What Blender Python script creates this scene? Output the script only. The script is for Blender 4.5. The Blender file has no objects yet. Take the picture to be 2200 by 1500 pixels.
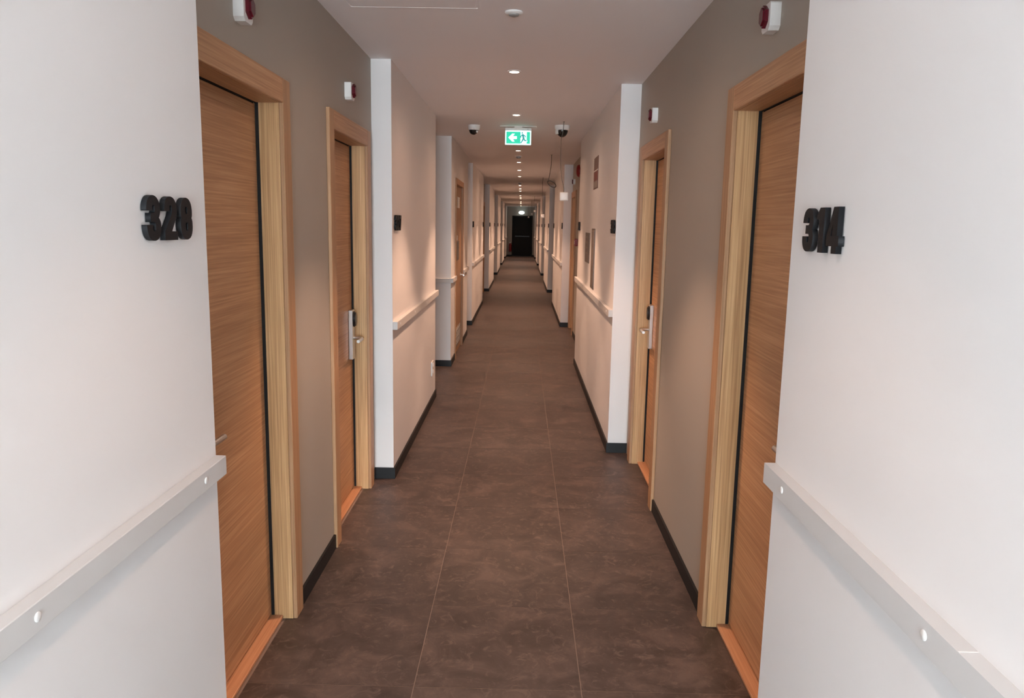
import bpy, bmesh, math, random
from mathutils import Vector, Matrix

random.seed(7)
sc = bpy.context.scene
COL = sc.collection

# ------------------------------------------------------------------ camera
CAM_H = 1.63
F_PX = 1660.0
R = ((0.99975749, 0.01972705, -0.00978758),
     (0.01278761, -0.15820955, 0.98732275),
     (0.01792848, -0.98720848, -0.15842344))      # world <- (right, down, forward)
cd = bpy.data.cameras.new('camera')
cd.sensor_width = 36.0
cd.lens = 36.0 * F_PX / 2200.0
cd.clip_start = 0.02
cd.clip_end = 200
cam = bpy.data.objects.new('camera', cd)
COL.objects.link(cam)
m = Matrix.Identity(4)
for i in range(3):
    m[i][0] = R[i][0]; m[i][1] = -R[i][1]; m[i][2] = -R[i][2]
m[2][3] = CAM_H
cam.matrix_world = m
sc.camera = cam

# ------------------------------------------------------------------ world (overcast daylight behind the window at the camera's back)
w = bpy.data.worlds.new('sky'); sc.world = w
w.use_nodes = True
bg = w.node_tree.nodes['Background']
SKY = 70.0
bg.inputs[1].default_value = SKY
wt = w.node_tree
wtc = wt.nodes.new('ShaderNodeTexCoord'); wsx = wt.nodes.new('ShaderNodeSeparateXYZ')
wr = wt.nodes.new('ShaderNodeValToRGB')                 # ground and neighbouring roofs low down, even cloud above
wr.color_ramp.elements[0].position = 0.505; wr.color_ramp.elements[0].color = (0.50, 0.56, 0.60, 1)
wr.color_ramp.elements[1].position = 0.60; wr.color_ramp.elements[1].color = (0.78, 0.97, 1.06, 1)
wm = wt.nodes.new('ShaderNodeMapRange'); wm.inputs['From Min'].default_value = -1; wm.inputs['From Max'].default_value = 1
wt.links.new(wtc.outputs['Generated'], wsx.inputs[0]); wt.links.new(wsx.outputs['Z'], wm.inputs['Value'])
wt.links.new(wm.outputs[0], wr.inputs['Fac']); wt.links.new(wr.outputs['Color'], bg.inputs[0])
WIN_Y = -3.9
pl = bpy.data.lights.new('window_portal', 'AREA')
pl.shape = 'RECTANGLE'; pl.size = 1.36; pl.size_y = 2.2
pl.cycles.is_portal = True
po = bpy.data.objects.new('window_portal', pl); COL.objects.link(po)
po.location = (-0.07, WIN_Y - 0.02, 1.25)
po.rotation_euler = (math.radians(90), 0, 0)       # emits towards +Y
LAMP_W = 130.0
SPILL_W = 17.0
LAMP_COL = (1.0, 0.60, 0.40)
GLOW = 24.0

vs = sc.view_settings
vs.view_transform = 'Standard'; vs.look = 'None'; vs.gamma = 1.0
vs.use_curve_mapping = False
vs.exposure = 0.0
sc.cycles.max_bounces = 6; sc.cycles.diffuse_bounces = 5; sc.cycles.glossy_bounces = 2
sc.cycles.adaptive_threshold = 0.15; sc.cycles.adaptive_min_samples = 16

# ------------------------------------------------------------------ dimensions (metres; y runs down the corridor)
L, R_ = -0.797, 0.657            # white pier faces
LT, RT = -0.918, 0.796           # recessed taupe wall faces
LF, RF = -0.900, 0.777           # casing fronts
LL, RL = -1.005, 0.884           # door leaf faces
CEIL = 2.590
CX = -0.068                      # line of the downlights
END_Y = 41.3
BASE_H = 0.072

# ------------------------------------------------------------------ materials
def mat(name, col, rough=0.5, metal=0.0, emit=None, estr=0.0, spec=0.5):
    mt = bpy.data.materials.new(name); mt.use_nodes = True
    b = mt.node_tree.nodes['Principled BSDF']
    b.inputs['Base Color'].default_value = (*col, 1)
    b.inputs['Roughness'].default_value = rough
    b.inputs['Metallic'].default_value = metal
    b.inputs['Specular IOR Level'].default_value = spec
    if emit:
        b.inputs['Emission Color'].default_value = (*emit, 1)
        b.inputs['Emission Strength'].default_value = estr
    return mt

def paint(name, col, rough=0.55, var=0.03, bump=0.02):
    mt = mat(name, col, rough, spec=0.35)
    nt = mt.node_tree; b = nt.nodes['Principled BSDF']
    g = nt.nodes.new('ShaderNodeNewGeometry')
    n = nt.nodes.new('ShaderNodeTexNoise'); n.inputs['Scale'].default_value = 1.3; n.inputs['Detail'].default_value = 3
    nt.links.new(g.outputs['Position'], n.inputs['Vector'])
    r = nt.nodes.new('ShaderNodeValToRGB')
    r.color_ramp.elements[0].color = (*[c * (1 - var) for c in col], 1)
    r.color_ramp.elements[1].color = (*[min(1, c * (1 + var)) for c in col], 1)
    nt.links.new(n.outputs['Fac'], r.inputs['Fac'])
    nt.links.new(r.outputs['Color'], b.inputs['Base Color'])
    return mt

def wood(name, axis, dark, mid, light, rough=0.45):
    """fine straight-grained oak veneer; axis = grain direction"""
    mt = mat(name, mid, rough, spec=0.4)
    nt = mt.node_tree; b = nt.nodes['Principled BSDF']
    g = nt.nodes.new('ShaderNodeNewGeometry')
    mp = nt.nodes.new('ShaderNodeMapping')
    s = [1.0, 1.0, 1.0]
    for i in range(3):
        s[i] = 1.3 if i == axis else 95.0
    mp.inputs['Scale'].default_value = s
    nt.links.new(g.outputs['Position'], mp.inputs['Vector'])
    n = nt.nodes.new('ShaderNodeTexNoise'); n.inputs['Scale'].default_value = 1.6
    n.inputs['Detail'].default_value = 3; n.inputs['Roughness'].default_value = 0.62; n.inputs['Distortion'].default_value = 0.12
    nt.links.new(mp.outputs['Vector'], n.inputs['Vector'])
    r = nt.nodes.new('ShaderNodeValToRGB')
    e = r.color_ramp.elements
    e[0].position = 0.28; e[0].color = (*dark, 1)
    e[1].position = 0.72; e[1].color = (*light, 1)
    k = e.new(0.5); k.color = (*mid, 1)
    nt.links.new(n.outputs['Fac'], r.inputs['Fac'])
    mp2 = nt.nodes.new('ShaderNodeMapping')
    mp2.inputs['Scale'].default_value = [0.5 if i == axis else 7.0 for i in range(3)]
    nt.links.new(g.outputs['Position'], mp2.inputs['Vector'])
    n2 = nt.nodes.new('ShaderNodeTexNoise'); n2.inputs['Scale'].default_value = 1.0; n2.inputs['Detail'].default_value = 2
    nt.links.new(mp2.outputs['Vector'], n2.inputs['Vector'])
    mx = nt.nodes.new('ShaderNodeMix'); mx.data_type = 'RGBA'; mx.blend_type = 'MULTIPLY'
    mx.inputs['Factor'].default_value = 1.0
    r2 = nt.nodes.new('ShaderNodeValToRGB')
    r2.color_ramp.elements[0].position = 0.3; r2.color_ramp.elements[0].color = (0.86, 0.85, 0.84, 1)
    r2.color_ramp.elements[1].position = 0.7; r2.color_ramp.elements[1].color = (1, 1, 1, 1)
    nt.links.new(n2.outputs['Fac'], r2.inputs['Fac'])
    nt.links.new(r.outputs['Color'], mx.inputs['A']); nt.links.new(r2.outputs['Color'], mx.inputs['B'])
    nt.links.new(mx.outputs['Result'], b.inputs['Base Color'])
    bp = nt.nodes.new('ShaderNodeBump'); bp.inputs['Strength'].default_value = 0.12; bp.inputs['Distance'].default_value = 0.001
    nt.links.new(n.outputs['Fac'], bp.inputs['Height']); nt.links.new(bp.outputs['Normal'], b.inputs['Normal'])
    return mt

def tile_mat():
    mt = mat('floor_tile', (0.13, 0.085, 0.07), 0.42, spec=0.45)
    nt = mt.node_tree; b = nt.nodes['Principled BSDF']
    g = nt.nodes.new('ShaderNodeNewGeometry'); oi = nt.nodes.new('ShaderNodeObjectInfo')
    add = nt.nodes.new('ShaderNodeVectorMath'); add.operation = 'MULTIPLY_ADD'
    cb = nt.nodes.new('ShaderNodeCombineXYZ')
    for k in 'XYZ': nt.links.new(oi.outputs['Random'], cb.inputs[k])
    nt.links.new(cb.outputs[0], add.inputs[0]); add.inputs[1].default_value = (0.9, 1.7, 3.0)
    nt.links.new(g.outputs['Position'], add.inputs[2])
    def noise(scale, det, rough, dist=0.0):
        n = nt.nodes.new('ShaderNodeTexNoise'); n.inputs['Scale'].default_value = scale
        n.inputs['Detail'].default_value = det; n.inputs['Roughness'].default_value = rough; n.inputs['Distortion'].default_value = dist
        nt.links.new(add.outputs[0], n.inputs['Vector']); return n
    n1 = noise(5.5, 6, 0.70, 0.7)
    r1 = nt.nodes.new('ShaderNodeValToRGB'); e = r1.color_ramp.elements
    e[0].position = 0.34; e[0].color = (0.038, 0.026, 0.022, 1)
    e[1].position = 0.66; e[1].color = (0.106, 0.073, 0.062, 1)
    k = e.new(0.5); k.color = (0.062, 0.043, 0.037, 1)
    nt.links.new(n1.outputs['Fac'], r1.inputs['Fac'])
    n2 = noise(15, 5, 0.72, 1.6)
    r2 = nt.nodes.new('ShaderNodeValToRGB'); e = r2.color_ramp.elements
    e[0].position = 0.53; e[0].color = (0, 0, 0, 1); e[1].position = 0.68; e[1].color = (0.75, 0.75, 0.75, 1)
    nt.links.new(n2.outputs['Fac'], r2.inputs['Fac'])
    mx = nt.nodes.new('ShaderNodeMix'); mx.data_type = 'RGBA'
    nt.links.new(r2.outputs['Color'], mx.inputs['Factor'])
    nt.links.new(r1.outputs['Color'], mx.inputs['A']); mx.inputs['B'].default_value = (0.150, 0.104, 0.088, 1)
    nt.links.new(mx.outputs['Result'], b.inputs['Base Color'])
    rr = nt.nodes.new('ShaderNodeMapRange'); rr.inputs['To Min'].default_value = 0.36; rr.inputs['To Max'].default_value = 0.56
    nt.links.new(n1.outputs['Fac'], rr.inputs['Value']); nt.links.new(rr.outputs[0], b.inputs['Roughness'])
    bp = nt.nodes.new('ShaderNodeBump'); bp.inputs['Strength'].default_value = 0.08; bp.inputs['Distance'].default_value = 0.002
    nt.links.new(n2.outputs['Fac'], bp.inputs['Height']); nt.links.new(bp.outputs['Normal'], b.inputs['Normal'])
    return mt

def brushed(name, col, rough):
    mt = mat(name, col, rough, metal=1.0)
    nt = mt.node_tree; b = nt.nodes['Principled BSDF']
    g = nt.nodes.new('ShaderNodeNewGeometry'); mp = nt.nodes.new('ShaderNodeMapping'); mp.inputs['Scale'].default_value = (900, 900, 8)
    n = nt.nodes.new('ShaderNodeTexNoise'); n.inputs['Scale'].default_value = 1
    nt.links.new(g.outputs['Position'], mp.inputs['Vector']); nt.links.new(mp.outputs[0], n.inputs['Vector'])
    rr = nt.nodes.new('ShaderNodeMapRange'); rr.inputs['To Min'].default_value = rough - 0.08; rr.inputs['To Max'].default_value = rough + 0.1
    nt.links.new(n.outputs['Fac'], rr.inputs['Value']); nt.links.new(rr.outputs[0], b.inputs['Roughness'])
    return mt

M = dict(
    white=paint('white_wall_paint', (0.80, 0.78, 0.77)),
    taupe=paint('taupe_wall_paint', (0.40, 0.362, 0.312)),
    ceil=paint('ceiling_paint', (0.88, 0.85, 0.85), rough=0.7),
    rail=paint('rail_paint', (0.62, 0.61, 0.60), rough=0.45, bump=0.0),
    wv=wood('oak_veneer_upright', 2, (0.44, 0.25, 0.11), (0.64, 0.39, 0.185), (0.80, 0.54, 0.285)),
    wc=wood('oak_veneer_casing', 2, (0.36, 0.20, 0.10), (0.46, 0.265, 0.14), (0.58, 0.36, 0.20)),
    wd=wood('oak_veneer_service', 2, (0.28, 0.15, 0.075), (0.36, 0.20, 0.10), (0.44, 0.26, 0.14)),
    wh=wood('oak_veneer_level', 1, (0.41, 0.215, 0.108), (0.535, 0.292, 0.152), (0.66, 0.39, 0.212)),
    thr=wood('threshold_wood', 1, (0.44, 0.22, 0.115), (0.55, 0.28, 0.15), (0.63, 0.34, 0.19), 0.4),
    tile=tile_mat(),
    grout=paint('tile_joint', (0.24, 0.18, 0.15), rough=0.8, var=0.15),
    base=paint('black_skirting', (0.009, 0.009, 0.010), rough=0.5, var=0.1),
    seal=mat('black_rubber', (0.006, 0.006, 0.007), 0.7),
    num=paint('black_numeral_paint', (0.007, 0.008, 0.010), rough=0.6, var=0.1),
    plastic=mat('white_plastic', (0.80, 0.79, 0.77), 0.35),
    grey=mat('grey_plastic', (0.30, 0.29, 0.28), 0.5),
    red=mat('dark_red_lens', (0.10, 0.006, 0.014), 0.18),
    redp=mat('red_paint', (0.24, 0.008, 0.010), 0.35),
    steel=brushed('brushed_steel', (0.72, 0.71, 0.69), 0.34),
    blackp=mat('black_plastic', (0.010, 0.010, 0.011), 0.3),
    dome=mat('smoked_dome', (0.012, 0.010, 0.009), 0.12),
    cable=mat('grey_cable', (0.13, 0.11, 0.09), 0.6),
    cabw=mat('pale_cable', (0.62, 0.58, 0.52), 0.6),
    dark=paint('black_fire_door', (0.003, 0.003, 0.003), rough=0.6, var=0.15),
    plate=paint('bronze_plate', (0.10, 0.075, 0.06), rough=0.35, var=0.2),
    strip=mat('tinted_panel', (0.12, 0.08, 0.055), 0.25, metal=0.3),
    print_red=mat('sign_red', (0.22, 0.05, 0.045), 0.5),
    print_brown=mat('sign_brown', (0.20, 0.12, 0.10), 0.5),
    print_grey=mat('sign_grey', (0.30, 0.25, 0.22), 0.5),
    sign_white=mat('exit_sign_white', (0.8, 0.9, 0.9), 0.4, emit=(0.62, 1.0, 0.96), estr=1.1),
    sign_green=mat('exit_sign_green', (0.0, 0.5, 0.3), 0.4, emit=(0.0, 0.55, 0.33), estr=0.9),
    sign_man=mat('exit_sign_figure', (0.0, 0.25, 0.2), 0.4, emit=(0.03, 0.26, 0.28), estr=0.8),
    bulb=mat('lamp_glow', (1, 0.9, 0.8), 0.5, emit=(1.0, 0.80, 0.60), estr=GLOW),
    emerg=mat('emergency_light_glow', (1, 1, 1), 0.5, emit=(0.80, 1.0, 1.0), estr=9.0),
    alu=mat('window_frame_aluminium', (0.55, 0.56, 0.57), 0.4, metal=0.6),
)
gm = bpy.data.materials.new('window_glass'); gm.use_nodes = True
nt = gm.node_tree; nt.nodes.clear()
o_ = nt.nodes.new('ShaderNodeOutputMaterial'); mxs = nt.nodes.new('ShaderNodeMixShader')
tr = nt.nodes.new('ShaderNodeBsdfTransparent'); gl = nt.nodes.new('ShaderNodeBsdfGlossy'); gl.inputs['Roughness'].default_value = 0.02
mxs.inputs[0].default_value = 0.06
nt.links.new(tr.outputs[0], mxs.inputs[1]); nt.links.new(gl.outputs[0], mxs.inputs[2]); nt.links.new(mxs.outputs[0], o_.inputs[0])
M['glass'] = gm

# ------------------------------------------------------------------ mesh helpers
class MB:
    def __init__(self): self.bm = bmesh.new()
    def box(self, x0, x1, y0, y1, z0, z1, bevel=0.0, seg=1):
        x0, x1 = sorted((x0, x1)); y0, y1 = sorted((y0, y1)); z0, z1 = sorted((z0, z1))
        t = bmesh.new() if bevel else self.bm
        v = [t.verts.new((x, y, z)) for x in (x0, x1) for y in (y0, y1) for z in (z0, z1)]
        for f in ((0, 1, 3, 2), (4, 6, 7, 5), (0, 4, 5, 1), (2, 3, 7, 6), (0, 2, 6, 4), (1, 5, 7, 3)):
            t.faces.new([v[i] for i in f])
        if bevel:
            bmesh.ops.bevel(t, geom=t.edges[:], offset=bevel, segments=seg, affect='EDGES', profile=0.5)
            self.merge(t)
        return self
    def merge(self, t):
        me = bpy.data.meshes.new('tmp'); t.to_mesh(me); t.free(); self.bm.from_mesh(me); bpy.data.meshes.remove(me)
    def lathe(self, prof, c, axis='Z', n=24, sign=1):
        """prof: list of (r, h) ; rotated about axis through c, h measured along sign*axis"""
        rings = []
        for r, h in prof:
            ring = []
            if r < 1e-6:
                ring = [self.bm.verts.new(self._ax(c, axis, 0, 0, h * sign))]
            else:
                for i in range(n):
                    a = 2 * math.pi * i / n
                    ring.append(self.bm.verts.new(self._ax(c, axis, r * math.cos(a), r * math.sin(a), h * sign)))
            rings.append(ring)
        for a, b in zip(rings, rings[1:]):
            if len(a) == 1 and len(b) == 1: continue
            for i in range(n):
                j = (i + 1) % n
                if len(a) == 1: self.bm.faces.new((a[0], b[i], b[j]))
                elif len(b) == 1: self.bm.faces.new((a[i], a[j], b[0]))
                else: self.bm.faces.new((a[i], a[j], b[j], b[i]))
        return self
    @staticmethod
    def _ax(c, axis, u, v, h):
        if axis == 'Z': return (c[0] + u, c[1] + v, c[2] + h)
        if axis == 'X': return (c[0] + h, c[1] + u, c[2] + v)
        return (c[0] + u, c[1] + h, c[2] + v)
    def tube(self, pts, r, n=8, caps=True):
        pts = [Vector(p) for p in pts]
        rings = []
        up = Vector((0.31, 0.2, 0.93))
        for i, p in enumerate(pts):
            d = (pts[min(i + 1, len(pts) - 1)] - pts[max(i - 1, 0)]).normalized()
            u = d.cross(up)
            if u.length < 1e-3: u = d.cross(Vector((1, 0, 0)))
            u.normalize(); v = d.cross(u)
            rings.append([self.bm.verts.new(p + r * (math.cos(2 * math.pi * k / n) * u + math.sin(2 * math.pi * k / n) * v)) for k in range(n)])
        for a, b in zip(rings, rings[1:]):
            for i in range(n):
                j = (i + 1) % n
                self.bm.faces.new((a[i], a[j], b[j], b[i]))
        if caps:
            self.bm.faces.new(rings[0][::-1]); self.bm.faces.new(rings[-1])
        return self
    def prism(self, poly, fn, d0, d1):
        """poly of (u,v); fn(u,v,d) -> xyz"""
        a = [self.bm.verts.new(fn(u, v, d0)) for u, v in poly]
        b = [self.bm.verts.new(fn(u, v, d1)) for u, v in poly]
        self.bm.faces.new(a); self.bm.faces.new(b[::-1])
        for i in range(len(poly)):
            j = (i + 1) % len(poly)
            self.bm.faces.new((a[i], b[i], b[j], a[j]))
        return self
    def build(self, name, material, parent=None, smooth=False, origin=None):
        bmesh.ops.recalc_face_normals(self.bm, faces=self.bm.faces[:])
        me = bpy.data.meshes.new(name)
        off = Vector(origin) if origin is not None else (parent_world(parent) if parent else Vector((0, 0, 0)))
        for v in self.bm.verts: v.co -= off
        self.bm.to_mesh(me); self.bm.free()
        me.materials.append(M[material] if isinstance(material, str) else material)
        if smooth:
            for p in me.polygons: p.use_smooth = True
            try: me.set_sharp_from_angle(angle=math.radians(40))
            except Exception: pass
        o = bpy.data.objects.new(name, me); COL.objects.link(o)
        if parent:
            o.parent = parent
            if origin is not None: o.location = off - parent_world(parent)
        else: o.location = off
        return o

def parent_world(p):
    v = Vector((0, 0, 0))
    while p is not None:
        v += p.location; p = p.parent
    return v

def tag(o, label, cat, group=None, kind=None):
    o['label'] = label; o['category'] = cat
    if group: o['group'] = group
    if kind: o['kind'] = kind
    return o

def thing(name, loc, label, cat, group=None, kind=None):
    o = bpy.data.objects.new(name, None); o.location = loc
    o.empty_display_size = 0.05
    COL.objects.link(o)
    return tag(o, label, cat, group, kind)

def struct(name, mb, material, label, cat, origin=None):
    return tag(mb.build(name, material, origin=origin), label, cat, kind='structure')

# ------------------------------------------------------------------ floor, ceiling
floor = struct('floor', MB().box(-3.2, 1.3, WIN_Y - 0.3, END_Y + 0.3, -0.15, -0.0008), 'grout',
               'brown mottled square tile floor running the whole corridor', 'floor')
TS = 0.5965
X0 = -0.3535
tm = MB().box(-TS / 2 + 0.0013, TS / 2 - 0.0013, -TS / 2 + 0.0013, TS / 2 - 0.0013, -0.0007, 0.0)
bmesh.ops.recalc_face_normals(tm.bm, faces=tm.bm.faces[:])
tile_me = bpy.data.meshes.new('tile'); tm.bm.to_mesh(tile_me); tm.bm.free(); tile_me.materials.append(M['tile'])
def put_tile(x, y):
    o = bpy.data.objects.new('tile', tile_me); COL.objects.link(o); o.parent = floor; o.location = (x, y, 0)
row0 = 2.522 - 11 * TS
nrow = int((END_Y - row0) / TS) + 1
for j in range(nrow):
    y = row0 + (j + 0.5) * TS
    for i in (-1, 0, 1):
        put_tile(X0 + (i + 0.5) * TS, y)
    if 7.0 < y < 9.0:
        for i in (-2, -3): put_tile(X0 + (i + 0.5) * TS, y)

struct('ceiling', MB().box(-3.2, 1.3, WIN_Y - 0.3, END_Y + 0.3, CEIL, CEIL + 0.15), 'ceil',
       'flat painted ceiling above the corridor', 'ceiling')

# ------------------------------------------------------------------ walls
OUT_L, OUT_R = -1.16, 1.05
def pier(side, y0, y1, label, deep=None):
    f, o = (L, OUT_L) if side < 0 else (R_, OUT_R)
    return struct('wall_left' if side < 0 else 'wall_right', MB().box(f, o, y0, y1, 0, CEIL), 'white', label, 'wall')

def recess(side, y0, y1, label, doors=()):
    f, o = (LT, OUT_L) if side < 0 else (RT, OUT_R)
    back = (LL - 0.055) if side < 0 else (RL + 0.055)
    mb = MB(); y = y0
    for a, b in doors:
        a -= 0.02; b += 0.02
        if a > y: mb.box(f, o, y, a, 0, CEIL)
        mb.box(f, o, a, b, 2.085, CEIL)
        mb.box(back, o, a, b, 0, 2.085)
        y = b
    if y1 > y: mb.box(f, o, y, y1, 0, CEIL)
    return struct('wall_left' if side < 0 else 'wall_right', mb, 'taupe', label, 'wall')

PER = [(12.55, 16.1), (19.07, 22.55), (25.6, 29.05), (32.05, 35.5), (38.5, END_Y)]
ORD = ['third', 'fourth', 'fifth', 'sixth', 'seventh']
pier(-1, WIN_Y, 1.962, 'near white wall on the left carrying room number 328')
pier(1, WIN_Y, 1.906, 'near white wall on the right carrying room number 314')
pier(-1, 4.79, 7.2, 'white wall pier on the left carrying room number 327')
pier(1, 5.475, 9.1, 'long white wall pier on the right with the wall signs')
recess(-1, 1.962, 4.79, 'taupe recessed wall around the two nearest doors on the left', [(2.18, 2.98), (3.78, 4.58)])
recess(1, 1.906, 5.475, 'taupe recessed wall around the two nearest doors on the right', [(2.19, 2.99), (4.39, 5.21)])
recess(1, 9.1, 12.55, 'taupe recessed wall on the right behind the round red bell', [(11.62, 12.42)])
# side passage on the left and the wall with the service door
SD0, SD1, SDT = 9.37, 10.40, 2.10
mb = MB()
mb.box(L, OUT_L, 8.8, SD0 - 0.02, 0, CEIL).box(L, OUT_L, SD1 + 0.02, 11.44, 0, CEIL)
mb.box(L, OUT_L, SD0 - 0.02, SD1 + 0.02, SDT + 0.02, CEIL).box(L - 0.09, OUT_L, SD0 - 0.02, SD1 + 0.02, 0, SDT + 0.02)
mb.box(-3.0, OUT_L, 8.8, 8.95, 0, CEIL)
struct('wall_left', mb, 'white', 'white wall on the left around the narrow service door', 'wall')
struct('wall_left', MB().box(-3.0, OUT_L, 7.05, 7.2, 0, CEIL), 'white', 'white wall lining the near side of the left side passage', 'wall')
struct('wall_left', MB().box(-3.15, -3.0, 7.05, 8.95, 0, CEIL), 'white', 'white wall closing the left side passage', 'wall')
recess(-1, 11.44, 12.55, 'taupe recess on the left just past the service door')
for i, (a, b) in enumerate(PER):
    pier(-1, a, b, '%s white wall pier down the left side' % ORD[i])
    pier(1, a, b, '%s white wall pier down the right side' % ORD[i])
    if i + 1 < len(PER):
        na = PER[i + 1][0]
        recess(-1, b, na, 'taupe recess on the left past the %s white pier' % ORD[i], [(18.0, 18.8)] if i == 0 else [])
        recess(1, b, na, 'taupe recess on the right past the %s white pier' % ORD[i])
struct('wall_back', MB().box(OUT_L, -0.52, END_Y, END_Y + 0.2, 0, CEIL).box(0.56, OUT_R, END_Y, END_Y + 0.2, 0, CEIL)
       .box(-0.52, 0.56, END_Y, END_Y + 0.2, 2.12, CEIL).box(-0.52, 0.56, END_Y + 0.12, END_Y + 0.2, 0, 2.12),
       'taupe', 'end wall around the black door at the far end', 'wall')
struct('wall_front', MB().box(OUT_L, -0.75, WIN_Y - 0.15, WIN_Y, 0, CEIL).box(0.61, OUT_R, WIN_Y - 0.15, WIN_Y, 0, CEIL)
       .box(-0.75, 0.61, WIN_Y - 0.15, WIN_Y, 2.35, CEIL).box(-0.75, 0.61, WIN_Y - 0.15, WIN_Y, 0, 0.15),
       'white', 'white wall around the window behind the viewer', 'wall')
win = thing('window_1', (-0.07, WIN_Y - 0.07, 0.15), 'tall window behind the viewer letting daylight in', 'window', kind='structure')
fr = MB()
for x in (-0.75, 0.57): fr.box(x, x + 0.04, WIN_Y - 0.1, WIN_Y - 0.04, 0.15, 2.35)
fr.box(-0.75, 0.61, WIN_Y - 0.1, WIN_Y - 0.04, 0.15, 0.19).box(-0.75, 0.61, WIN_Y - 0.1, WIN_Y - 0.04, 2.31, 2.35).box(-0.09, -0.05, WIN_Y - 0.1, WIN_Y - 0.04, 0.19, 2.31)
fr.build('window_frame', 'alu', win)
for a, b in ((-0.71, -0.09), (-0.05, 0.57)):
    MB().box(a, b, WIN_Y - 0.073, WIN_Y - 0.067, 0.19, 2.31).build('pane', 'glass', win)

# ------------------------------------------------------------------ skirting
BT = 0.011
def base(side, boxes, label):
    mb = MB()
    for bx in boxes: mb.box(*bx, 0.0005, BASE_H)
    struct('baseboard_left' if side < 0 else 'baseboard_right', mb, 'base', label, 'baseboard')
def lb(y0, y1, x=L): return (x, x + BT, y0, y1)
def rb(y0, y1, x=R_): return (x, x - BT, y0, y1)
base(-1, [lb(WIN_Y, 1.962)], 'black skirting along the near white wall on the left')
base(1, [rb(WIN_Y, 1.906)], 'black skirting along the near white wall on the right')
base(-1, [lb(3.09, 3.69, LT)], 'black skirting between the two nearest doors on the left')
base(1, [rb(3.09, 4.30, RT)], 'black skirting between the two nearest doors on the right')
base(-1, [lb(4.79 - BT, 7.2), (LT, L, 4.79 - BT, 4.79), (-3.0, L + BT, 7.2, 7.2 + BT)], 'black skirting around the left pier under number 327')
base(1, [rb(5.475 - BT, 9.1), (R_, RT, 5.475 - BT, 5.475)], 'black skirting around the long right pier below the wall signs')
base(-1, [(-3.0, L, 8.8 - BT, 8.8), lb(8.8 - BT, SD0 - 0.09), lb(SD1 + 0.09, 11.44)], 'black skirting beside the narrow service door')
base(1, [rb(9.1, 11.53, RT)], 'black skirting of the right recess below the red bell')
for i, (a, b) in enumerate(PER):
    base(-1, [lb(a - BT, b), (LT, L, a - BT, a)], 'black skirting of the %s white pier on the left' % ORD[i])
    base(1, [rb(a - BT, b), (R_, RT, a - BT, a)], 'black skirting of the %s white pier on the right' % ORD[i])
struct('baseboard_back', MB().box(L, -0.52, END_Y - BT, END_Y, 0.0005, BASE_H).box(0.56, R_, END_Y - BT, END_Y, 0.0005, BASE_H), 'base',
       'black skirting beside the black door at the far end', 'baseboard')

# ------------------------------------------------------------------ doors
DN = [0]
def door(side, a, b, label, lock=None, lever=-1, mini=False):
    """a..b clear opening along y; lock = y of the lock case; lever = which way along y the lever points"""
    s = side
    xf, xw, xl = (LF, LT, LL) if s < 0 else (RF, RT, RL)
    zt, cw = 2.065, 0.09
    DN[0] += 1
    d = thing('door_%d' % DN[0], (xl, (a + b) / 2, 0), label, 'door', kind='structure')
    bv = 0.0025
    MB().box(xf, xw, a - cw, a, 0, zt + cw, bevel=bv).build('casing', 'wc', d)
    MB().box(xf, xw, b, b + cw, 0, zt + cw, bevel=bv).build('casing', 'wc', d)
    MB().box(xf, xw, a, b, zt, zt + cw, bevel=bv).build('casing_head', 'wh', d)
    xb = xl + s * 0.05
    xj = xw
    MB().box(xj, xb, a - 0.019, a, 0, zt + 0.019).build('jamb', 'wv', d)
    MB().box(xj, xb, b, b + 0.019, 0, zt + 0.019).build('jamb', 'wv', d)
    MB().box(xj, xb, a, b, zt, zt + 0.019).build('jamb_head', 'wh', d)
    g = 0.008
    xs = xl + s * 0.007
    xo = xl - s * 0.011
    MB().box(xo, xl + s * 0.001, a, a + 0.003, 0.016, zt).box(xo, xl + s * 0.001, b - 0.003, b, 0.016, zt).box(xl - s * 0.004, xl + s * 0.001, a + 0.003, b - 0.003, zt - 0.003, zt).box(xs, xb, a, a + g, 0.016, zt).box(xs, xb, b - g, b, 0.016, zt).box(xs, xb, a + g, b - g, zt - 0.006, zt).box(xs, xb, a + g, b - g, 0.016, 0.024).build('seal', 'seal', d)
    leaf = MB().box(xl, xb, a + g, b - g, 0.024, zt - 0.006, bevel=0.0015).build('leaf', 'wh', d)
    MB().box(xl - s * 0.047, xb, a, b, 0.0005, 0.016, bevel=0.003).build('threshold', 'thr', d)
    if lock is not None:
        y = lock; xt = xl - s * 0.024
        lk = MB().box(xl, xt, y - 0.034, y + 0.034, 0.828, 1.122, bevel=0.003, seg=2).build('lock_case', 'steel', d)
        lk['label'] = 'brushed steel lock case'
        # black reader: bulging oval on the upper half
        def fn(u, v, dd): return (xt - s * dd, y + u, 1.066 + v)
        rd = MB()
        pr = [(0.028 * math.cos(t), 0.046 * math.sin(t)) for t in [2 * math.pi * k / 20 for k in range(20)]]
        rd.prism(pr, fn, 0, 0.009).prism([(u * 0.8, v * 0.86) for u, v in pr], fn, 0.009, 0.015)
        rd.build('card_reader', 'blackp', lk)
        MB().tube([(xt, y, 0.955), (xt - s * 0.036, y, 0.955), (xt - s * 0.048, y + lever * 0.006, 0.954), (xt - s * 0.052, y + lever * 0.02, 0.953),
                   (xt - s * 0.052, y + lever * 0.125, 0.952)], 0.0095, 12).build('lever', 'steel', lk, smooth=True)
    return d

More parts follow.
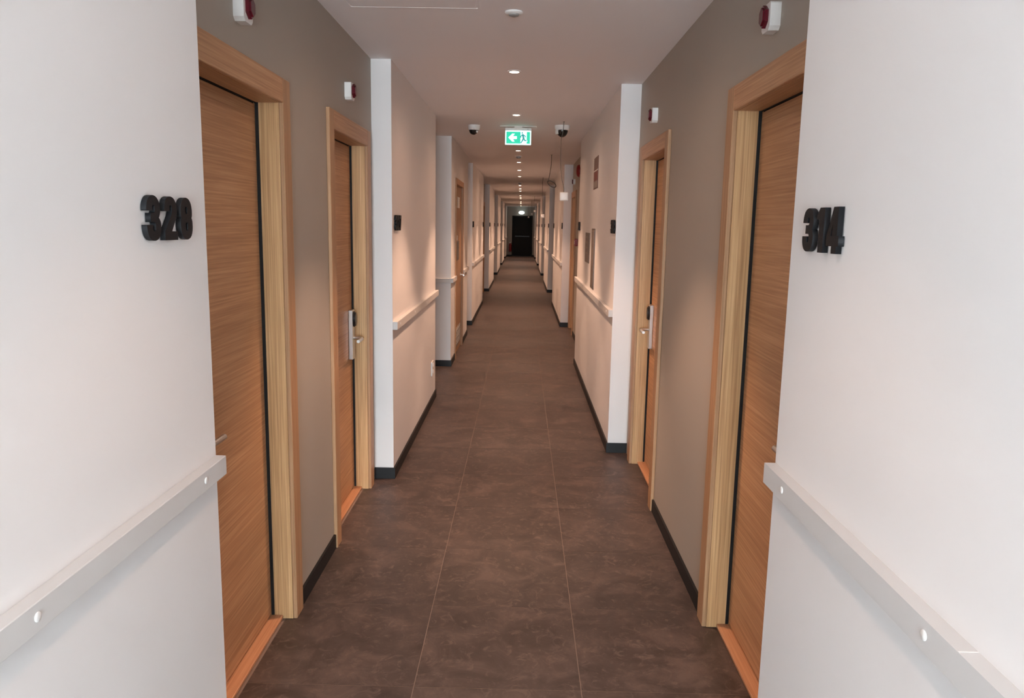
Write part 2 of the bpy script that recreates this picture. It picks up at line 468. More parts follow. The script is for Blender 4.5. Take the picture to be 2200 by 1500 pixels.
door(-1, 2.18, 2.98, 'oak veneer door in deep casing beside room number 328', lock=2.235, lever=1)
door(-1, 3.78, 4.58, 'oak veneer door with steel lock beside the pier numbered 327', lock=4.51)
door(1, 2.19, 2.99, 'oak veneer door in deep casing beside room number 314', lock=2.235, lever=1)
door(1, 4.39, 5.21, 'oak veneer door with steel lock before the long right pier', lock=5.14)
door(1, 11.62, 12.42, 'dark oak door in the right recess past the red bell')
door(-1, 18.0, 18.8, 'distant oak door in the left recess past the third pier')

# service door (flush with the white wall)
DN[0] += 1
d = thing('door_%d' % DN[0], (L, (SD0 + SD1) / 2, 0), 'narrow oak service door with plates and vent in the left white wall', 'door', kind='structure')
MB().box(L, L + 0.016, SD0 - 0.07, SD0, 0, SDT + 0.07, bevel=0.002).build('casing', 'wd', d)
MB().box(L, L + 0.016, SD1, SD1 + 0.07, 0, SDT + 0.07, bevel=0.002).build('casing', 'wd', d)
MB().box(L, L + 0.016, SD0, SD1, SDT, SDT + 0.07, bevel=0.002).build('casing_head', 'wh', d)
MB().box(L, L - 0.085, SD0 - 0.018, SD0, 0, SDT + 0.018).build('jamb', 'wd', d)
MB().box(L, L - 0.085, SD1, SD1 + 0.018, 0, SDT + 0.018).build('jamb', 'wd', d)
MB().box(L, L - 0.085, SD0, SD1, SDT, SDT + 0.018).build('jamb_head', 'wh', d)
XS = L - 0.012
MB().box(XS, XS - 0.045, SD0 + 0.004, SD1 - 0.004, 0.008, SDT - 0.004, bevel=0.0015).build('leaf', 'wd', d)
MB().box(XS, XS + 0.004, 9.62, 9.76, 1.83, 1.965, bevel=0.001).build('sign_plate', 'steel', d)
MB().box(XS, XS + 0.004, 9.84, 10.06, 1.83, 1.965, bevel=0.001).build('sign_plate', 'plastic', d)
MB().box(XS, XS + 0.006, 9.66, 9.78, 1.43, 1.49, bevel=0.001).build('label_plate', 'plastic', d)
MB().box(XS, XS + 0.006, 9.66, 10.02, 1.18, 1.42, bevel=0.002).build('notice_plate', 'plate', d)
MB().tube([(XS, 10.30, 0.968), (XS + 0.05, 10.30, 0.968), (XS + 0.055, 10.28, 0.968), (XS + 0.055, 10.16, 0.967)], 0.009, 10).build('lever', 'steel', d, smooth=True)
MB().lathe([(0.026, 0), (0.026, 0.006), (0.0, 0.006)], (XS, 10.30, 0.968), 'X', 20).build('rosette', 'steel', d)
vg = MB().box(XS, XS + 0.008, 9.55, 10.25, 0.10, 0.33, bevel=0.002).build('vent_frame', 'steel', d)
for k in range(7):
    z = 0.123 + k * 0.029
    MB().box(XS + 0.008, XS + 0.014, 9.58, 10.22, z, z + 0.014).build('vent_slat', 'grey', vg)

# black fire door at the far end
DN[0] += 1
d = thing('door_%d' % DN[0], (0.02, END_Y, 0), 'black double-panel fire door closing the far end of the corridor', 'door', kind='structure')
d['label'] = 'black fire door with push bar closing the far end of the corridor'
ye = END_Y + 0.05
MB().box(-0.52, -0.47, END_Y - 0.01, ye + 0.06, 0, 2.12).box(0.51, 0.56, END_Y - 0.01, ye + 0.06, 0, 2.12).box(-0.47, 0.51, END_Y - 0.01, ye + 0.06, 2.07, 2.12).build('frame', 'dark', d)
MB().box(-0.467, 0.507, ye, ye + 0.05, 0.012, 2.067, bevel=0.003).build('leaf', 'dark', d)
pb = MB().box(-0.36, 0.40, ye - 0.07, ye - 0.045, 1.02, 1.075, bevel=0.006).build('push_bar', 'blackp', d)
MB().box(-0.36, -0.30, ye - 0.045, ye, 1.01, 1.085, bevel=0.004).build('bracket', 'blackp', pb)
MB().box(0.34, 0.40, ye - 0.045, ye, 1.01, 1.085, bevel=0.004).build('bracket', 'blackp', pb)
MB().box(-0.47, 0.51, END_Y - 0.01, ye, 0.0005, 0.012).build('threshold', 'grey', d)

# ------------------------------------------------------------------ wall rails
def rail(side, y0, y1, label, caps, z=None, extra=None, joint=None, cuts=()):
    s = side
    x = L if s < 0 else R_
    z0, z1 = (0.967, 1.018) if s < 0 else (0.995, 1.046)
    t = thing('wall_rail', (x, (y0 + y1) / 2, z0), label, 'rail', 'white wall rails along the corridor')
    segs = []; a = y0
    for c0, c1 in cuts: segs.append((a, c0)); a = c1
    segs.append((a, y1))
    for a, b in segs:
        if joint and a < joint < b:
            MB().box(x, x - s * 0.030, a, joint, z0, z1).build('board', 'rail', t)
            MB().box(x, x - s * 0.030, joint, b, z0, z1).build('board', 'rail', t)
            MB().box(x, x - s * 0.0285, joint - 0.0012, joint + 0.0012, z0 + 0.002, z1 + 0.0004).build('joint_filler', 'plastic', t)
        else:
            MB().box(x, x - s * 0.030, a, b, z0, z1, bevel=0.0015).build('board', 'rail', t)
    if extra: MB().box(*extra, z0, z1, bevel=0.0015).build('board', 'rail', t)
    for c in caps:
        MB().lathe([(0.0085, 0), (0.0085, 0.0012), (0.0065, 0.0022), (0, 0.0024)], (x - s * 0.030, c, (z0 + z1) / 2 + 0.001), 'X', 16, sign=-s).build('screw_cap', 'plastic', t, smooth=True)
    return t
rail(-1, WIN_Y, 1.955, 'painted wall rail below room number 328 on the near left wall', [1.822, 1.150, 0.48])
rail(1, WIN_Y, 1.899, 'painted wall rail below room number 314 on the near right wall', [1.762, 1.106, 0.45], joint=1.018)
rail(-1, 4.795, 7.225, 'painted wall rail on the left pier below number 327', [4.92, 5.6, 6.3, 7.0])
rail(1, 5.48, 9.12, 'painted wall rail on the right pier below the wall signs', [5.62, 6.4, 7.2, 8.0, 8.8])
rail(-1, 8.77, 11.44, 'painted wall rail turning the corner beside the service door', [8.95, 10.8], extra=(-2.95, L, 8.77, 8.8), cuts=[(SD0 - 0.072, SD1 + 0.072)])
for i, (a, b) in enumerate(PER):
    rail(-1, a + 0.005, b, 'painted wall rail on the %s pier of the left side' % ORD[i], [a + 0.13, b - 0.13] if i < 2 else [])
    rail(1, a + 0.005, b, 'painted wall rail on the %s pier of the right side' % ORD[i], [a + 0.13, b - 0.13] if i < 2 else [])

# ------------------------------------------------------------------ room numbers
def rnd(pts, seg=6):
    """pts: (x, y) or (x, y, radius) -> polygon with rounded corners"""
    out = []; n = len(pts)
    for i, p in enumerate(pts):
        if len(p) == 2: out.append((p[0], p[1])); continue
        P = Vector(p[:2]); A = Vector(pts[i - 1][:2]); B = Vector(pts[(i + 1) % n][:2]); r = p[2]
        u = (A - P); v = (B - P); r = min(r, u.length * 0.98, v.length * 0.98)
        u.normalize(); v.normalize()
        a, b = P + u * r, P + v * r
        for k in range(seg + 1):
            t = k / seg                                     # rounded corner as a quadratic-ish arc
            q = (1 - t) ** 2 * a + 2 * t * (1 - t) * (P * 0.83 + (a + b) * 0.085) + t * t * b
            out.append((q.x, q.y))
    return out
q = 0.30
GL = {
 '0': (0.66, [[(0, 0, q), (0, 1, q), (.66, 1, q), (.66, 0, q)], [(.26, .24, .06), (.40, .24, .06), (.40, .76, .06), (.26, .76, .06)]]),
 '1': (0.46, [[(0, .74), (0, .84), (.17, 1), (.44, 1), (.44, 0), (.15, 0), (.15, .74)]]),
 '2': (0.68, [[(0, .66), (0, 1, q), (.66, 1, q), (.66, .58, .12), (.36, .20), (.66, .20), (.66, 0), (0, 0), (0, .20), (.38, .60, .08), (.40, .68), (.40, .80, .06), (.27, .80, .06), (.27, .66)]]),
 '3': (0.68, [[(0, .66), (0, 1, q), (.65, 1, q), (.65, .58, .10), (.57, .51), (.67, .44, .10), (.67, 0, q), (0, 0, q), (0, .35), (.27, .35), (.27, .21, .05), (.40, .21, .05), (.40, .41, .05), (.18, .41), (.18, .61), (.39, .61, .05), (.39, .79, .05), (.27, .79, .05), (.27, .66)]]),
 '4': (0.68, [[(.30, 1), (.56, 1), (.56, .38), (.66, .38), (.66, .16), (.56, .16), (.56, 0), (.30, 0), (.30, .16), (0, .16), (0, .38)], [(.21, .38), (.30, .38), (.30, .63)]]),
 '5': (0.68, [[(.02, 1), (.62, 1), (.62, .79), (.27, .79), (.27, .66), (.66, .66, .22), (.66, 0, q), (0, 0, q), (0, .34), (.27, .34), (.27, .21, .05), (.40, .21, .05), (.40, .47, .05), (.02, .47)]]),
 '6': (0.68, [[(0, 0, q), (0, 1, q), (.65, 1, q), (.65, .68), (.39, .68), (.39, .80, .05), (.27, .80, .05), (.27, .60), (.66, .60, .22), (.66, 0, q)], [(.27, .20, .05), (.40, .20, .05), (.40, .43, .05), (.27, .43, .05)]]),
 '7': (0.64, [[(0, 1), (.62, 1), (.62, .82), (.37, 0), (.10, 0), (.34, .77), (0, .77)]]),
 '8': (0.68, [[(0, 0, q), (0, .47, .10), (.05, .515), (.01, .56, .10), (.01, 1, q), (.65, 1, q), (.65, .56, .10), (.61, .515), (.66, .47, .10), (.66, 0, q)], [(.27, .21, .05), (.39, .21, .05), (.39, .41, .05), (.27, .41, .05)], [(.275, .61, .05), (.385, .61, .05), (.385, .79, .05), (.275, .79, .05)]]),
 '9': (0.68, [[(.66, 1, q), (.66, 0, q), (.01, 0, q), (.01, .32), (.27, .32), (.27, .20, .05), (.39, .20, .05), (.39, .40), (0, .40, .22), (0, 1, q)], [(.39, .80, .05), (.26, .80, .05), (.26, .57, .05), (.39, .57, .05)]]),
}
_glyph = {}
def glyph_mesh(ch):
    if ch in _glyph: return _glyph[ch]
    cu = bpy.data.curves.new('glyph', 'CURVE'); cu.dimensions = '2D'; cu.fill_mode = 'BOTH'
    cu.extrude = 0.5; cu.bevel_depth = 0.0
    for c in GL[ch][1]:
        pts = rnd(c)
        sp = cu.splines.new('POLY'); sp.points.add(len(pts) - 1); sp.use_cyclic_u = True
        for p, (x, y) in zip(sp.points, pts): p.co = (x, y, 0, 1)
    ob = bpy.data.objects.new('glyph', cu); COL.objects.link(ob)
    dg = bpy.context.evaluated_depsgraph_get()
    me = bpy.data.meshes.new_from_object(ob.evaluated_get(dg))
    bpy.data.objects.remove(ob)
    _glyph[ch] = me
    return me

def number(side, text, yc, label, h=0.096, dep=0.012, zc=1.631, gap=0.016):
    s = side
    W = sum(GL[c][0] * h for c in text) + gap * (len(text) - 1)
    x = L if s < 0 else R_
    t = thing('room_number', (x, yc, zc - h / 2), label, 'room number', 'black room numbers on the white walls')
    u = 0.0
    for c in text:
        me = glyph_mesh(c).copy(); me.name = 'digit'
        # glyph (gx, gy, gz) -> wall: text runs to the reader's right
        for v in me.vertices:
            gx, gy, gz = v.co
            along = (u + gx * h - W / 2)
            dd = 0.002 + (gz + 0.5) * dep
            v.co = (dd, along, gy * h) if s < 0 else (-dd, -along, gy * h)
        me.materials.clear(); me.materials.append(M['num'])
        o = bpy.data.objects.new('digit', me); COL.objects.link(o); o.parent = t
        u += GL[c][0] * h + gap
    return t
number(-1, '328', 1.739, 'black block numerals 328 on the near left wall')
number(1, '314', 1.695, 'black block numerals 314 on the near right wall')
number(-1, '327', 4.965, 'black block numerals 327 on the left pier')
number(1, '313', 5.595, 'black block numerals at the near end of the long right pier')
number(1, '312', 8.90, 'black block numerals at the far end of the long right pier')
nl, nr = 326, 311
for i, (a, b) in enumerate(PER[:4]):
    number(-1, str(nl), a + 0.13, 'small black room number at near end of %s left pier' % ORD[i]); nl -= 1
    number(-1, str(nl), b - 0.13, 'small black room number at far end of %s left pier' % ORD[i]); nl -= 1
    number(1, str(nr), a + 0.13, 'small black room number at near end of %s right pier' % ORD[i]); nr -= 1
    number(1, str(nr), b - 0.13, 'small black room number at far end of %s right pier' % ORD[i]); nr -= 1

# ------------------------------------------------------------------ alarm sounders above the doors
def alarm(side, yc, label):
    s = side
    x = LT if s < 0 else RT
    z0, z1 = 2.25, 2.335
    t = thing('alarm_sounder', (x, yc, z0), label, 'alarm', 'white alarm boxes above the doors')
    mb = MB()
    hw = 0.041
    # octagonal-fronted white box tapering at the bottom
    prof = [(-hw, z0 + 0.012), (-hw, z1 - 0.004), (-hw + 0.004, z1), (hw - 0.004, z1), (hw, z1 - 0.004), (hw, z0 + 0.012), (hw - 0.014, z0), (-hw + 0.014, z0)]
    mb.prism(prof, lambda u, v, dd: (x - s * dd, yc + u, v), 0.0, 0.034)
    body = mb.build('body', 'plastic', t)
    r = 0.031; zc = (z0 + z1) / 2 + 0.004
    lens = MB()
    hexa = [(r * math.cos(k * math.pi / 3 + math.pi / 2) * 0.92, r * 1.12 * math.sin(k * math.pi / 3 + math.pi / 2)) for k in range(6)]
    lens.prism(hexa, lambda u, v, dd: (x - s * dd, yc + u, zc + v), 0.034, 0.046)
    lens.prism([(u * .8, v * .8) for u, v in hexa], lambda u, v, dd: (x - s * dd, yc + u, zc + v), 0.046, 0.051)
    lens.build('lens', 'red', t)
alarm(-1, 2.585, 'white alarm box with red lens above the nearest left door')
alarm(-1, 4.125, 'white alarm box with red lens above the second left door')
alarm(1, 2.60, 'white alarm box with red lens above the nearest right door')
alarm(1, 4.81, 'white alarm box with red lens above the second right door')
alarm(1, 12.0, 'tiny white alarm box above the door in the right recess')

# ------------------------------------------------------------------ downlights
def downlight(y, label, dim=1.0):
    t = thing('ceiling_downlight', (CX, y, CEIL), label, 'downlight', 'round downlights along the ceiling')
    MB().lathe([(0.030, 0.0), (0.043, 0.0), (0.043, 0.003), (0.039, 0.006), (0.031, 0.006), (0.030, 0.0)], (CX, y, CEIL), 'Z', 28, sign=-1).build('trim_ring', 'plastic', t, smooth=True)
    MB().lathe([(0.0301, 0.0005), (0.0301, 0.004), (0.020, 0.0065), (0.0, 0.0072)], (CX, y, CEIL), 'Z', 20, sign=-1).build('bulb', 'bulb', t, smooth=True)
    ld = bpy.data.lights.new('lamp', 'SPOT'); ld.energy = LAMP_W * dim; ld.color = LAMP_COL
    ld.spot_size = math.radians(80); ld.spot_blend = 0.5; ld.shadow_soft_size = 0.03
    lo = bpy.data.objects.new('lamp', ld); COL.objects.link(lo); lo.parent = t; lo.location = (0, 0, -0.042)
    ld = bpy.data.lights.new('lamp_spill', 'SPOT'); ld.energy = SPILL_W * dim; ld.color = LAMP_COL
    ld.spot_size = math.radians(168); ld.spot_blend = 1.0; ld.shadow_soft_size = 0.03
    lo = bpy.data.objects.new('lamp_spill', ld); COL.objects.link(lo); lo.parent = t; lo.location = (0, 0, -0.046)
ys = [-2.0, -0.3, 1.45, 3.35, 5.10, 7.04, 8.72, 10.33, 12.21, 13.95, 15.73, 19.31, 21.0, 22.4, 25.8, 27.5, 28.9, 32.3, 34.0, 35.4, 38.8]
names = {5.10: 'lit downlight nearest the viewer in the ceiling', 7.04: 'lit downlight just in front of the green exit sign', 8.72: 'lit downlight hidden close behind the exit sign'}
vis = 0
ordn = ['first', 'second', 'third', 'fourth', 'fifth', 'sixth', 'seventh', 'eighth', 'ninth', 'tenth', 'eleventh', 'twelfth', 'thirteenth', 'fourteenth', 'fifteenth', 'sixteenth', 'seventeenth', 'eighteenth', 'nineteenth']
for y in ys:
    if y in names: lab = names[y]
    elif y < 4: lab = ['lit downlight nearest the window behind the viewer', 'lit downlight overhead just behind the viewer', 'lit downlight above the near wall rails', 'lit downlight between the two nearest doors, above the top edge'][ys.index(y)]
    else:
        lab = '%s lit downlight in the row beyond the exit sign' % ordn[vis]; vis += 1
    downlight(y, lab, 0.20 if y < 2 else 1.0)

# ------------------------------------------------------------------ ceiling fittings
t = thing('ceiling_sensor', (CX + 0.012, 3.72, CEIL), 'small round grey sensor in the near ceiling', 'sensor')
MB().lathe([(0.022, 0.004), (0.040, 0.0), (0.041, 0.006), (0.034, 0.012), (0.024, 0.013)], (CX + 0.012, 3.72, CEIL), 'Z', 28, sign=-1).build('bezel', 'plastic', t, smooth=True)
MB().lathe([(0.024, 0.008), (0.023, 0.017), (0.012, 0.021), (0, 0.022)], (CX + 0.012, 3.72, CEIL), 'Z', 24, sign=-1).build('lens', 'grey', t, smooth=True)
for y, lab in ((11.15, 'small dark smoke detector on the ceiling past the exit sign'), (18.1, 'small dark smoke detector on the ceiling further down')):
    t = thing('smoke_detector', (CX, y, CEIL), lab, 'smoke detector', 'smoke detectors on the ceiling')
    MB().lathe([(0.05, 0), (0.05, 0.008), (0.042, 0.012), (0, 0.012)], (CX, y, CEIL), 'Z', 24, sign=-1).build('base', 'plastic', t, smooth=True)
    MB().lathe([(0.036, 0.012), (0.033, 0.03), (0.018, 0.036), (0, 0.036)], (CX, y, CEIL), 'Z', 24, sign=-1).build('chamber', 'grey', t, smooth=True)

t = thing('ceiling_hatch', (-0.50, 3.36, CEIL), 'flush square access hatch in the near ceiling', 'hatch')
HX0, HX1, HY0, HY1 = -0.797, -0.210, 3.07, 3.675
MB().box(HX0 + 0.012, HX1 - 0.012, HY0 + 0.012, HY1 - 0.012, CEIL - 0.0025, CEIL).build('panel', 'ceil', t)
MB().box(HX0, HX1, HY1 - 0.008, HY1, CEIL - 0.003, CEIL).box(HX0, HX1, HY0, HY0 + 0.008, CEIL - 0.003, CEIL).box(HX0, HX0 + 0.008, HY0 + 0.008, HY1 - 0.008, CEIL - 0.003, CEIL).box(HX1 - 0.008, HX1, HY0 + 0.008, HY1 - 0.008, CEIL - 0.003, CEIL).build('edge_trim', 'ceil', t)

# dome cameras
t = thing('dome_camera', (-0.488, 7.82, CEIL), 'white dome camera with dark lens left of the exit sign', 'camera', 'dome cameras by the exit sign')
c = (-0.488, 7.82, CEIL)
MB().lathe([(0.0, 0), (0.060, 0), (0.060, 0.030), (0.052, 0.048), (0.044, 0.050)], c, 'Z', 28, sign=-1).build('housing', 'plastic', t, smooth=True)
MB().lathe([(0.044, 0.046)] + [(0.043 * math.cos(a), 0.048 + 0.045 * math.sin(a)) for a in [k * math.pi / 16 for k in range(1, 8)]] + [(0, 0.093)], (c[0] - 0.006, c[1] - 0.006, c[2]), 'Z', 24, sign=-1).build('dome', 'dome', t, smooth=True)
MB().tube([(c[0] + 0.022, c[1] - 0.024, CEIL - 0.058), (c[0] + 0.032, c[1] - 0.034, CEIL - 0.066)], 0.010, 12).build('lens_ring', 'plastic', t, smooth=True)
c = (0.372, 7.74, CEIL)
t = thing('dome_camera', c, 'white dome camera with dark lens right of the exit sign behind a cable', 'camera', 'dome cameras by the exit sign')
MB().lathe([(0.0, 0), (0.074, 0), (0.074, 0.026), (0.066, 0.044), (0.054, 0.046)], c, 'Z', 28, sign=-1).build('housing', 'plastic', t, smooth=True)
MB().lathe([(0.056, 0.042)] + [(0.055 * math.cos(a), 0.046 + 0.064 * math.sin(a)) for a in [k * math.pi / 16 for k in range(1, 8)]] + [(0, 0.11)], c, 'Z', 24, sign=-1).build('dome', 'dome', t, smooth=True)
sh = MB()
ang = [math.radians(150 + k * 10) for k in range(0, 9)]
pr = [(0.066, 0.040), (0.070, 0.060), (0.064, 0.084)]
rings = [[sh.bm.verts.new((c[0] + r * math.cos(a), c[1] + r * math.sin(a), CEIL - h)) for a in ang] for r, h in pr]
rin = [[sh.bm.verts.new((c[0] + (r - 0.008) * math.cos(a), c[1] + (r - 0.008) * math.sin(a), CEIL - h)) for a in ang] for r, h in pr]
for A in (rings, rin):
    for p0, p1 in zip(A, A[1:]):
        for k in range(len(ang) - 1): sh.bm.faces.new((p0[k], p0[k + 1], p1[k + 1], p1[k]))
for k in range(len(ang) - 1):
    sh.bm.faces.new((rings[0][k], rings[0][k + 1], rin[0][k + 1], rin[0][k])); sh.bm.faces.new((rings[-1][k], rings[-1][k + 1], rin[-1][k + 1], rin[-1][k]))
for k in (0, -1):
    for a_, b_ in ((0, 1), (1, 2)): sh.bm.faces.new((rings[a_][k], rings[b_][k], rin[b_][k], rin[a_][k]))
sh.build('shroud', 'plastic', t, smooth=True)

# exit sign
EY = 7.86
t = thing('exit_sign', (-0.055, EY, CEIL), 'lit green exit sign with white left arrow and running figure', 'exit sign')
MB().box(-0.235, 0.125, EY - 0.035, EY + 0.035, CEIL - 0.007, CEIL, bevel=0.002).build('ceiling_plate', 'plastic', t)
MB().box(-0.095, -0.015, EY - 0.022, EY + 0.022, CEIL - 0.016, CEIL - 0.007, bevel=0.002).build('mount', 'plastic', t)
MB().box(-0.184, 0.074, EY - 0.016, EY + 0.016, CEIL - 0.040, CEIL - 0.016, bevel=0.003).build('housing', 'plastic', t)
MB().lathe([(0.004, 0), (0.004, 0.002), (0, 0.002)], (0.04, EY - 0.016, CEIL - 0.028), 'Y', 12, sign=-1).build('status_light', 'grey', t)
SX0, SX1, SZ0, SZ1 = -0.183, 0.073, 2.413, CEIL - 0.040
face = MB().box(SX0, SX1, EY - 0.008, EY + 0.008, SZ0, SZ1, bevel=0.002).build('light_panel', 'sign_white', t)
def onsign(u, v, dd): return (SX0 + u * (SX1 - SX0), EY - 0.008 - dd, SZ0 + v * (SZ1 - SZ0))
def sp(polys, name, matn, d0, d1):
    mb = MB()
    for p in polys: mb.prism(p, onsign, d0, d1)
    return mb.build(name, matn, face)
sp([[(.045, .09), (.59, .09), (.59, .91), (.045, .91)]], 'green_field', 'sign_green', 0, 0.001)
sp([[(.83, .09), (.955, .09), (.955, .91), (.83, .91), (.83, .34), (.87, .27), (.83, .21)]], 'green_field', 'sign_green', 0, 0.001)
sp([[(.12, .5), (.27, .78), (.37, .78), (.30, .60), (.45, .60), (.45, .40), (.30, .40), (.37, .22), (.27, .22)]], 'arrow', 'sign_white', 0.001, 0.002)
def limb(a, b, wd):
    a = Vector(a); b = Vector(b); asp = (SX1 - SX0) / (SZ1 - SZ0)
    dx = Vector(((b.x - a.x) * asp, b.y - a.y)).normalized()
    n = Vector((-dx.y / asp, dx.x)) * wd
    return [tuple(a + n), tuple(b + n), tuple(b - n), tuple(a - n)]
def fg(u, v): return (.712 + (u - .735) * 1.28, .50 + (v - .50) * 1.22)
head = [fg(.690 + .021 * math.cos(k * math.pi / 5), .775 + .048 * math.sin(k * math.pi / 5)) for k in range(10)]
def fl(a, b, wd): return limb(fg(*a), fg(*b), wd)
sp([head, fl((.702, .70), (.735, .47), .068), fl((.70, .68), (.655, .60), .034), fl((.655, .61), (.643, .50), .032), fl((.705, .68), (.770, .61), .034),
    fl((.768, .62), (.795, .53), .032), fl((.728, .48), (.700, .33), .046), fl((.702, .35), (.650, .19), .040), fl((.735, .48), (.770, .34), .046), fl((.765, .345), (.825, .33), .036)],
   'running_figure', 'sign_man', 0.0005, 0.0015)

# hanging boxes and cables
def curvy(pts, n=10):
    out = []
    P = [Vector(p) for p in pts]
    for i in range(len(P) - 1):
        p0 = P[max(i - 1, 0)]; p1 = P[i]; p2 = P[i + 1]; p3 = P[min(i + 2, len(P) - 1)]
        for k in range(n):
            t_ = k / n
            out.append(0.5 * ((2 * p1) + (-p0 + p2) * t_ + (2 * p0 - 5 * p1 + 4 * p2 - p3) * t_ ** 2 + (-p0 + 3 * p1 - 3 * p2 + p3) * t_ ** 3))
    out.append(P[-1]); return out
def hanging_box(x, y, zbox, label, size=0.080, pts=None):
    t = thing('hanging_box', (x, y, zbox), label, 'hanging box', 'white boxes hanging on cables')
    pts = pts or [(x - 0.012, y, CEIL), (x - 0.02, y, CEIL - 0.15), (x - 0.012, y, zbox + 0.20), (x, y, zbox + size - 0.002)]
    MB().tube(curvy(pts, 8), 0.0032 if y < 10 else 0.004, 8).build('cable', 'cable', t, smooth=True)
    MB().lathe([(0.010, 0), (0.010, 0.002), (0, 0.002)], (pts[0][0], y, CEIL), 'Z', 16, sign=-1).build('ceiling_hole', 'cable', t)
    MB().box(x - size / 2, x + size / 2, y - 0.018, y + 0.018, zbox, zbox + size, bevel=0.010, seg=3).build('box', 'plastic', t, smooth=True)
hanging_box(0.390, 7.45, 1.865, 'white plastic box hanging on a cable in front of the right camera',
            pts=[(0.372, 7.45, CEIL), (0.366, 7.45, CEIL - 0.09), (0.350, 7.45, CEIL - 0.18), (0.352, 7.45, 2.20), (0.366, 7.45, 2.08), (0.386, 7.45, 1.990), (0.388, 7.45, 1.944)])
hanging_box(0.42, 16.0, 1.79, 'small white box hanging on a cable beyond the coiled cable', size=0.07)
hanging_box(0.42, 26.4, 2.07, 'tiny white box hanging on a cable deep in the corridor', size=0.07)
hanging_box(0.38, 31.0, 2.04, 'tiny white box hanging second deepest in the corridor', size=0.07)
hanging_box(0.30, 37.0, 1.98, 'tiny white box hanging deepest in the corridor before the black door', size=0.07)
# loose cable ending in a coil
t = thing('coiled_cable', (0.387, 10.88, CEIL), 'dark loose cable hanging from the ceiling ending in a coil', 'cable')
cy = 10.88
pts = [(0.387, cy, CEIL), (0.385, cy, 2.46), (0.372, cy, 2.36), (0.352, cy, 2.24)]
MB().tube(curvy(pts, 8), 0.0045, 8).build('drop', 'cable', t, smooth=True)
coil = []
for k in range(0, 3 * 24 + 1):
    a = 2 * math.pi * k / 24 + math.pi * 0.9
    rr = 0.060 + 0.004 * math.sin(k * 0.31)
    u, v = rr * math.cos(a), 0.052 * math.sin(a)
    coil.append((0.400 + u * 0.97 + 0.001 * math.sin(k), cy + v * 0.55 + 0.004 * (k / 24), 2.196 + v * 0.72 - u * 0.42))
MB().tube(coil, 0.0058, 8).build('coil', 'cable', t, smooth=True)
MB().lathe([(0.016, 0), (0.016, 0.002), (0, 0.002)], (0.387, cy, CEIL), 'Z', 16, sign=-1).build('ceiling_hole', 'cable', t)

# ------------------------------------------------------------------ signs on the long right pier
t = thing('wall_sign', (R_, 7.12, 1.97), 'narrow red and brown notice high on the long right pier', 'sign')
MB().box(R_, R_ - 0.004, 6.90, 7.30, 1.965, 2.245, bevel=0.001).build('board', 'print_brown', t)
MB().box(R_ - 0.004, R_ - 0.0048, 6.93, 7.27, 2.04, 2.115).build('red_panel', 'print_red', t)
MB().box(R_ - 0.004, R_ - 0.0055, 6.91, 7.29, 2.121, 2.130).build('white_line', 'plastic', t)
MB().box(R_ - 0.004, R_ - 0.0048, 6.93, 7.27, 1.975, 2.03).build('grey_panel', 'print_grey', t)
t = thing('wall_sign', (R_, 7.76, 1.275), 'dark plate with a column of symbols on the right pier', 'sign')
pl_ = MB().box(R_, R_ - 0.006, 7.53, 7.99, 1.275, 1.568, bevel=0.0015).build('plate', 'plate', t)
for k in range(4):
    z = 1.525 - k * 0.052
    MB().lathe([(0.020, 0), (0.020, 0.001), (0, 0.001)], (R_ - 0.006, 7.66, z), 'X', 14, sign=-1).build('symbol', 'print_grey', t)
    MB().box(R_ - 0.006, R_ - 0.007, 7.72, 7.92, z - 0.010, z + 0.010).build('text_line', 'print_grey', t)
t = thing('wall_panel', (R_, 7.14, 1.064), 'tall narrow tinted panel above the rail on the right pier', 'panel')
MB().box(R_, R_ - 0.006, 6.99, 7.29, 1.064, 1.612, bevel=0.0015).build('frame', 'plate', t)
MB().box(R_ - 0.006, R_ - 0.008, 7.02, 7.26, 1.080, 1.596).build('pane', 'strip', t)

# bell and call point in the right recess
t = thing('fire_bell', (RT, 10.93, 2.30), 'round red fire bell high in the right recess', 'fire bell')
MB().lathe([(0.05, 0), (0.05, 0.02)], (RT, 10.93, 2.385), 'X', 24, sign=-1).build('back_plate', 'redp', t, smooth=True)
MB().lathe([(0.085, 0.018), (0.085, 0.028), (0.075, 0.048), (0.045, 0.062), (0, 0.066)], (RT, 10.93, 2.385), 'X', 28, sign=-1).build('gong', 'redp', t, smooth=True)
t = thing('call_point', (RT, 11.12, 1.35), 'small red fire call point on the right recess wall', 'call point')
MB().box(RT, RT - 0.045, 11.07, 11.17, 1.35, 1.45, bevel=0.006, seg=2).build('body', 'redp', t)
MB().box(RT - 0.045, RT - 0.047, 11.09, 11.15, 1.375, 1.425).build('press_plate', 'plastic', t)

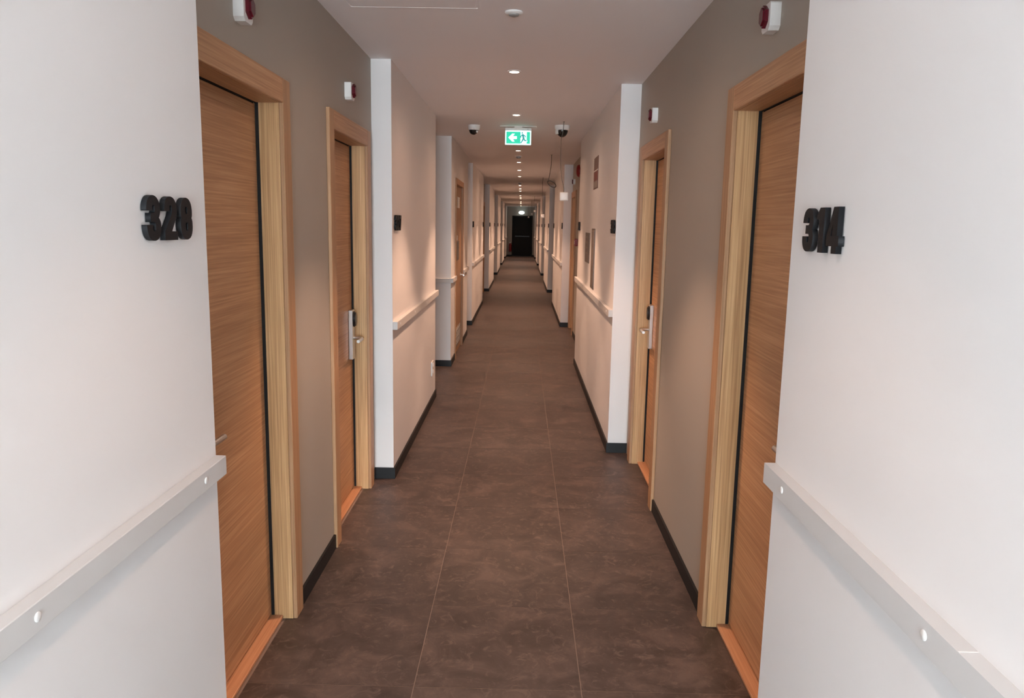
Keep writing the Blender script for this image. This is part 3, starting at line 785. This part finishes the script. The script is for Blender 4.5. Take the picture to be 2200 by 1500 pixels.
# socket low on the left pier
t = thing('wall_socket', (L, 6.92, 0.27), 'white double wall socket low at the end of left pier', 'socket')
MB().box(L, L + 0.012, 6.86, 6.98, 0.262, 0.392, bevel=0.004, seg=2).build('plate', 'plastic', t)
for z in (0.297, 0.357):
    MB().lathe([(0.022, 0.0), (0.022, 0.003), (0.016, 0.003), (0.016, 0.0005), (0, 0.0005)], (L + 0.012, 6.92, z), 'X', 18).build('outlet', 'plastic', t, smooth=True)

# ------------------------------------------------------------------ far end
ex, ey = -0.60, END_Y - 0.11
t = thing('fire_extinguisher', (ex, ey, 0.24), 'red fire extinguisher mounted left of the black end door', 'fire extinguisher')
MB().lathe([(0, 0), (0.070, 0), (0.075, 0.01), (0.075, 0.36), (0.06, 0.41), (0.03, 0.435), (0.02, 0.45)], (ex, ey, 0.24), 'Z', 24).build('cylinder', 'redp', t, smooth=True)
MB().box(ex - 0.05, ex + 0.02, ey - 0.012, ey + 0.012, 0.69, 0.735, bevel=0.003).build('handle', 'plastic', t)
MB().tube(curvy([(ex + 0.02, ey, 0.70), (ex + 0.08, ey - 0.02, 0.66), (ex + 0.085, ey - 0.02, 0.5), (ex + 0.08, ey, 0.36)], 6), 0.010, 8).build('hose', 'blackp', t, smooth=True)
MB().box(ex - 0.03, ex + 0.03, ey + 0.07, END_Y, 0.40, 0.56).build('bracket', 'grey', t)
t = thing('emergency_light', (-0.035, END_Y - 0.03, 2.24), 'glowing white oval emergency light above the black end door', 'emergency light')
def ov(rx, rz): return [(rx * math.cos(2 * math.pi * k / 28), rz * math.sin(2 * math.pi * k / 28)) for k in range(28)]
fnl = lambda u, v, dd: (-0.035 + u, END_Y - dd, 2.285 + v)
MB().prism(ov(0.155, 0.085), fnl, 0, 0.03).build('base', 'plastic', t)
MB().prism(ov(0.145, 0.075), fnl, 0.03, 0.055).build('diffuser', 'emerg', t)
t = thing('ceiling_sensor', (-0.09, 38.9, CEIL), 'small dark ceiling sensor close to the black end door', 'sensor')
MB().lathe([(0.06, 0), (0.06, 0.02), (0.045, 0.04), (0, 0.045)], (-0.09, 38.9, CEIL), 'Z', 20, sign=-1).build('body', 'grey', t, smooth=True)
